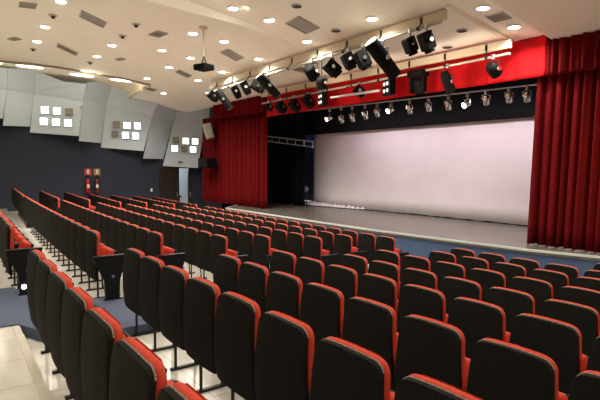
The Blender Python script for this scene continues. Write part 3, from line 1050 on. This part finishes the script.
struct(part('wall_proscenium', b, M['navy']))
# ladder truss in the wing
a, c = on_y(258, 137.5, 12.3), on_y(313, 144.5, 12.3)
o = empty('ladder_truss', 'grey ladder truss bar crossing the black wing', 'truss', (a+c)/2)
m_ = (a+c)/2
up = Vector((0, 0, .11))
for s in (-1, 1):
    b = BM(); tube(b, a-m_+up*s, c-m_+up*s, .025, n=8); part('chord', b, M['alu'], o)
for i in range(8):
    q = a.lerp(c, i/7)-m_
    b = BM(); tube(b, q-up, q+up, .016, n=6); part('rung', b, M['alu'], o)
for t in (.05, .75):
    q = a.lerp(c, t)-m_
    b = BM(); tube(b, q, q+Vector((0, 0, 1.6)), .008, n=6); part('hanger', b, M['steel'], o)
# small stage light at the foot of the wing, drawn as an unlit white disc
p = on_y(306.5, 189, 13.4)
o = empty('wing_lamp', 'small pale round fitting on a stand in the blue wing gap', 'stage light', (p.x, p.y, ZS))
b = BM(); tube(b, (0, 0, .0), (0, 0, p.z-ZS), .02, n=8); part('stand', b, M['steel'], o)
b = BM(); lathe(b, (0, -.02, p.z-ZS), (.3, -1, 0), [(0, .12), (.06, .13)], 16); part('face', b, M['white'], o)
b = BM(); lathe(b, (0, 0, 0), (0, 0, 1), [(0, .16), (.02, .15)], 14); part('base', b, M['steel'], o)

# inner pipe with small chrome lamps
pa, pb = on_y(262, 116, Y3), on_y(545, 83.5, Y3)
o = empty('stage_pipe', 'thin pale pipe behind the pelmet carrying small chrome lamps', 'pipe', (pa+pb)/2)
b = BM(); tube(b, pa-(pa+pb)/2, pb-(pa+pb)/2, .018, n=8); part('pipe', b, M['alu'], o)
for t in (.1, .5, .9):
    q = pa.lerp(pb, t)-(pa+pb)/2
    b = BM(); tube(b, q, q+Vector((0, 0, 6.1-pa.lerp(pb, t).z)), .008, n=6); part('hanger', b, M['steel'], o)
SM = [(329.5, 118, 'lamp', 'small glowing stage lamp behind pelmet, over backdrop edge'), (341, 119, 0, 'small chrome stage lamp next to the first glowing lamp'), (352, 117.5, 0, 'small chrome stage lamp second past the first glowing lamp'),
      (365, 115, 0, 'small chrome stage lamp third past the first glowing lamp'), (377, 112.5, 0, 'small chrome stage lamp just before the second glowing lamp'), (391, 109.5, 'lamp', 'small glowing stage lamp behind pelmet, second lit one'),
      (409.5, 109, 0, 'small chrome stage lamp just past the second glowing lamp'), (428.5, 106.5, 0, 'small chrome stage lamp, second past second glowing lamp'), (448, 105, 0, 'small chrome stage lamp under the long can spotlight'),
      (467.5, 103.5, 'lamp', 'small glowing stage lamp behind pelmet, third lit one'), (486, 99.5, 0, 'small chrome stage lamp just past the third glowing lamp'), (509, 97, 0, 'bright chrome stage lamp second from curtain'), (527, 96, 0, 'bright chrome stage lamp beside the red curtain')]
for px, py, lit, lab in SM:
    c = on_y(px, py, Y3)
    t = (px-262)/(545-262.); zp_ = on_y(px, 116+(83.5-116)*t, Y3).z
    spot(px, py, Y3, .27, .085, (-.25, .65, -.72) if not lit else (-.2, -.75, -.4), lab, max(.1, zp_-c.z), 'small', 'small chrome lamps on the stage pipe', 'stage_lamp', lit or None)
    if px in (329.5, 352, 377, 409.5, 448, 486, 527):
        lamp_light(c+Vector((0, .25, -.1)), 34, .1, (1, .86, .93), 160, (0, .7, -.7), .9, 'stage_beam')

# speakers beside the stage
p = on_x(208.5, 131, -21.0)
o = empty('wall_speaker', 'pale grey loudspeaker tilted high beside the red curtain', 'speaker', p)
rot = Matrix.Rotation(-.3, 3, 'Z') @ Matrix.Rotation(.28, 3, 'X')
b = BM(); box(b, (0, 0, 0), (.38, .36, .72), rot, .03); part('cabinet', b, M['speaker'], o)
b = BM(); box(b, rot @ Vector((.17, 0, 0)), (.06, .30, .64), rot, .01); part('grille', b, M['vent'], o)
b = BM(); tube(b, (-.1, .1, 0), (-.1, .5, .1), .03, n=8); part('bracket', b, M['steel'], o)
p = on_y(207.5, 163, 10.2)
o = empty('subwoofer', 'black box loudspeaker hanging before the curtain, above the door', 'speaker', p)
b = BM(); box(b, (0, 0, 0), (.95, .5, .46), None, .02); part('cabinet', b, M['blackbox'], o)
b = BM(); box(b, (0, -.26, 0), (.86, .03, .38)); part('grille', b, M['plastic'], o)
b = BM(); tube(b, (-.35, .1, .2), (-.35, .1, 2.2), .012, n=6); tube(b, (.35, .1, .2), (.35, .1, 2.2), .012, n=6); part('hanger', b, M['steel'], o)

# fill spots added in front of the beam's fixtures to brighten the pelmet
for px, py, e in ((335, 94, 22), (385, 88, 34), (432, 78, 40), (475, 70, 36)):
    c = on_y(px, py, YQ)
    lamp_light(c+Vector((0, -.9, -.15)), e, .15, (1, .8, .65), 120, (0, 1, .15), .9, 'pelmet_fill')
# blue work light in the wing
l = bpy.data.lights.new('wing_light', 'POINT'); l.energy = 7; l.color = (.35, .5, 1); l.shadow_soft_size = .2
q = bpy.data.objects.new('wing_light', l); COL.objects.link(q); q.location = (-20.5, 14.6, 4.5)
# stairwell light
l = bpy.data.lights.new('stair_light', 'POINT'); l.energy = 60; l.color = (.8, .9, 1); l.shadow_soft_size = .2
q = bpy.data.objects.new('stair_light', l); COL.objects.link(q); q.location = (WX-1.2, 10.2, 2.6)

# ------------------------------------------------------------------ world and exposure
w = bpy.data.worlds.new('world'); sc.world = w; w.use_nodes = True
w.node_tree.nodes['Background'].inputs['Color'].default_value = (1, .92, .8, 1)
w.node_tree.nodes['Background'].inputs['Strength'].default_value = .3
sc.view_settings.view_transform = 'Standard'
sc.view_settings.look = 'None'
sc.view_settings.gamma = 1
sc.view_settings.exposure = .8
sc.view_settings.use_curve_mapping = False
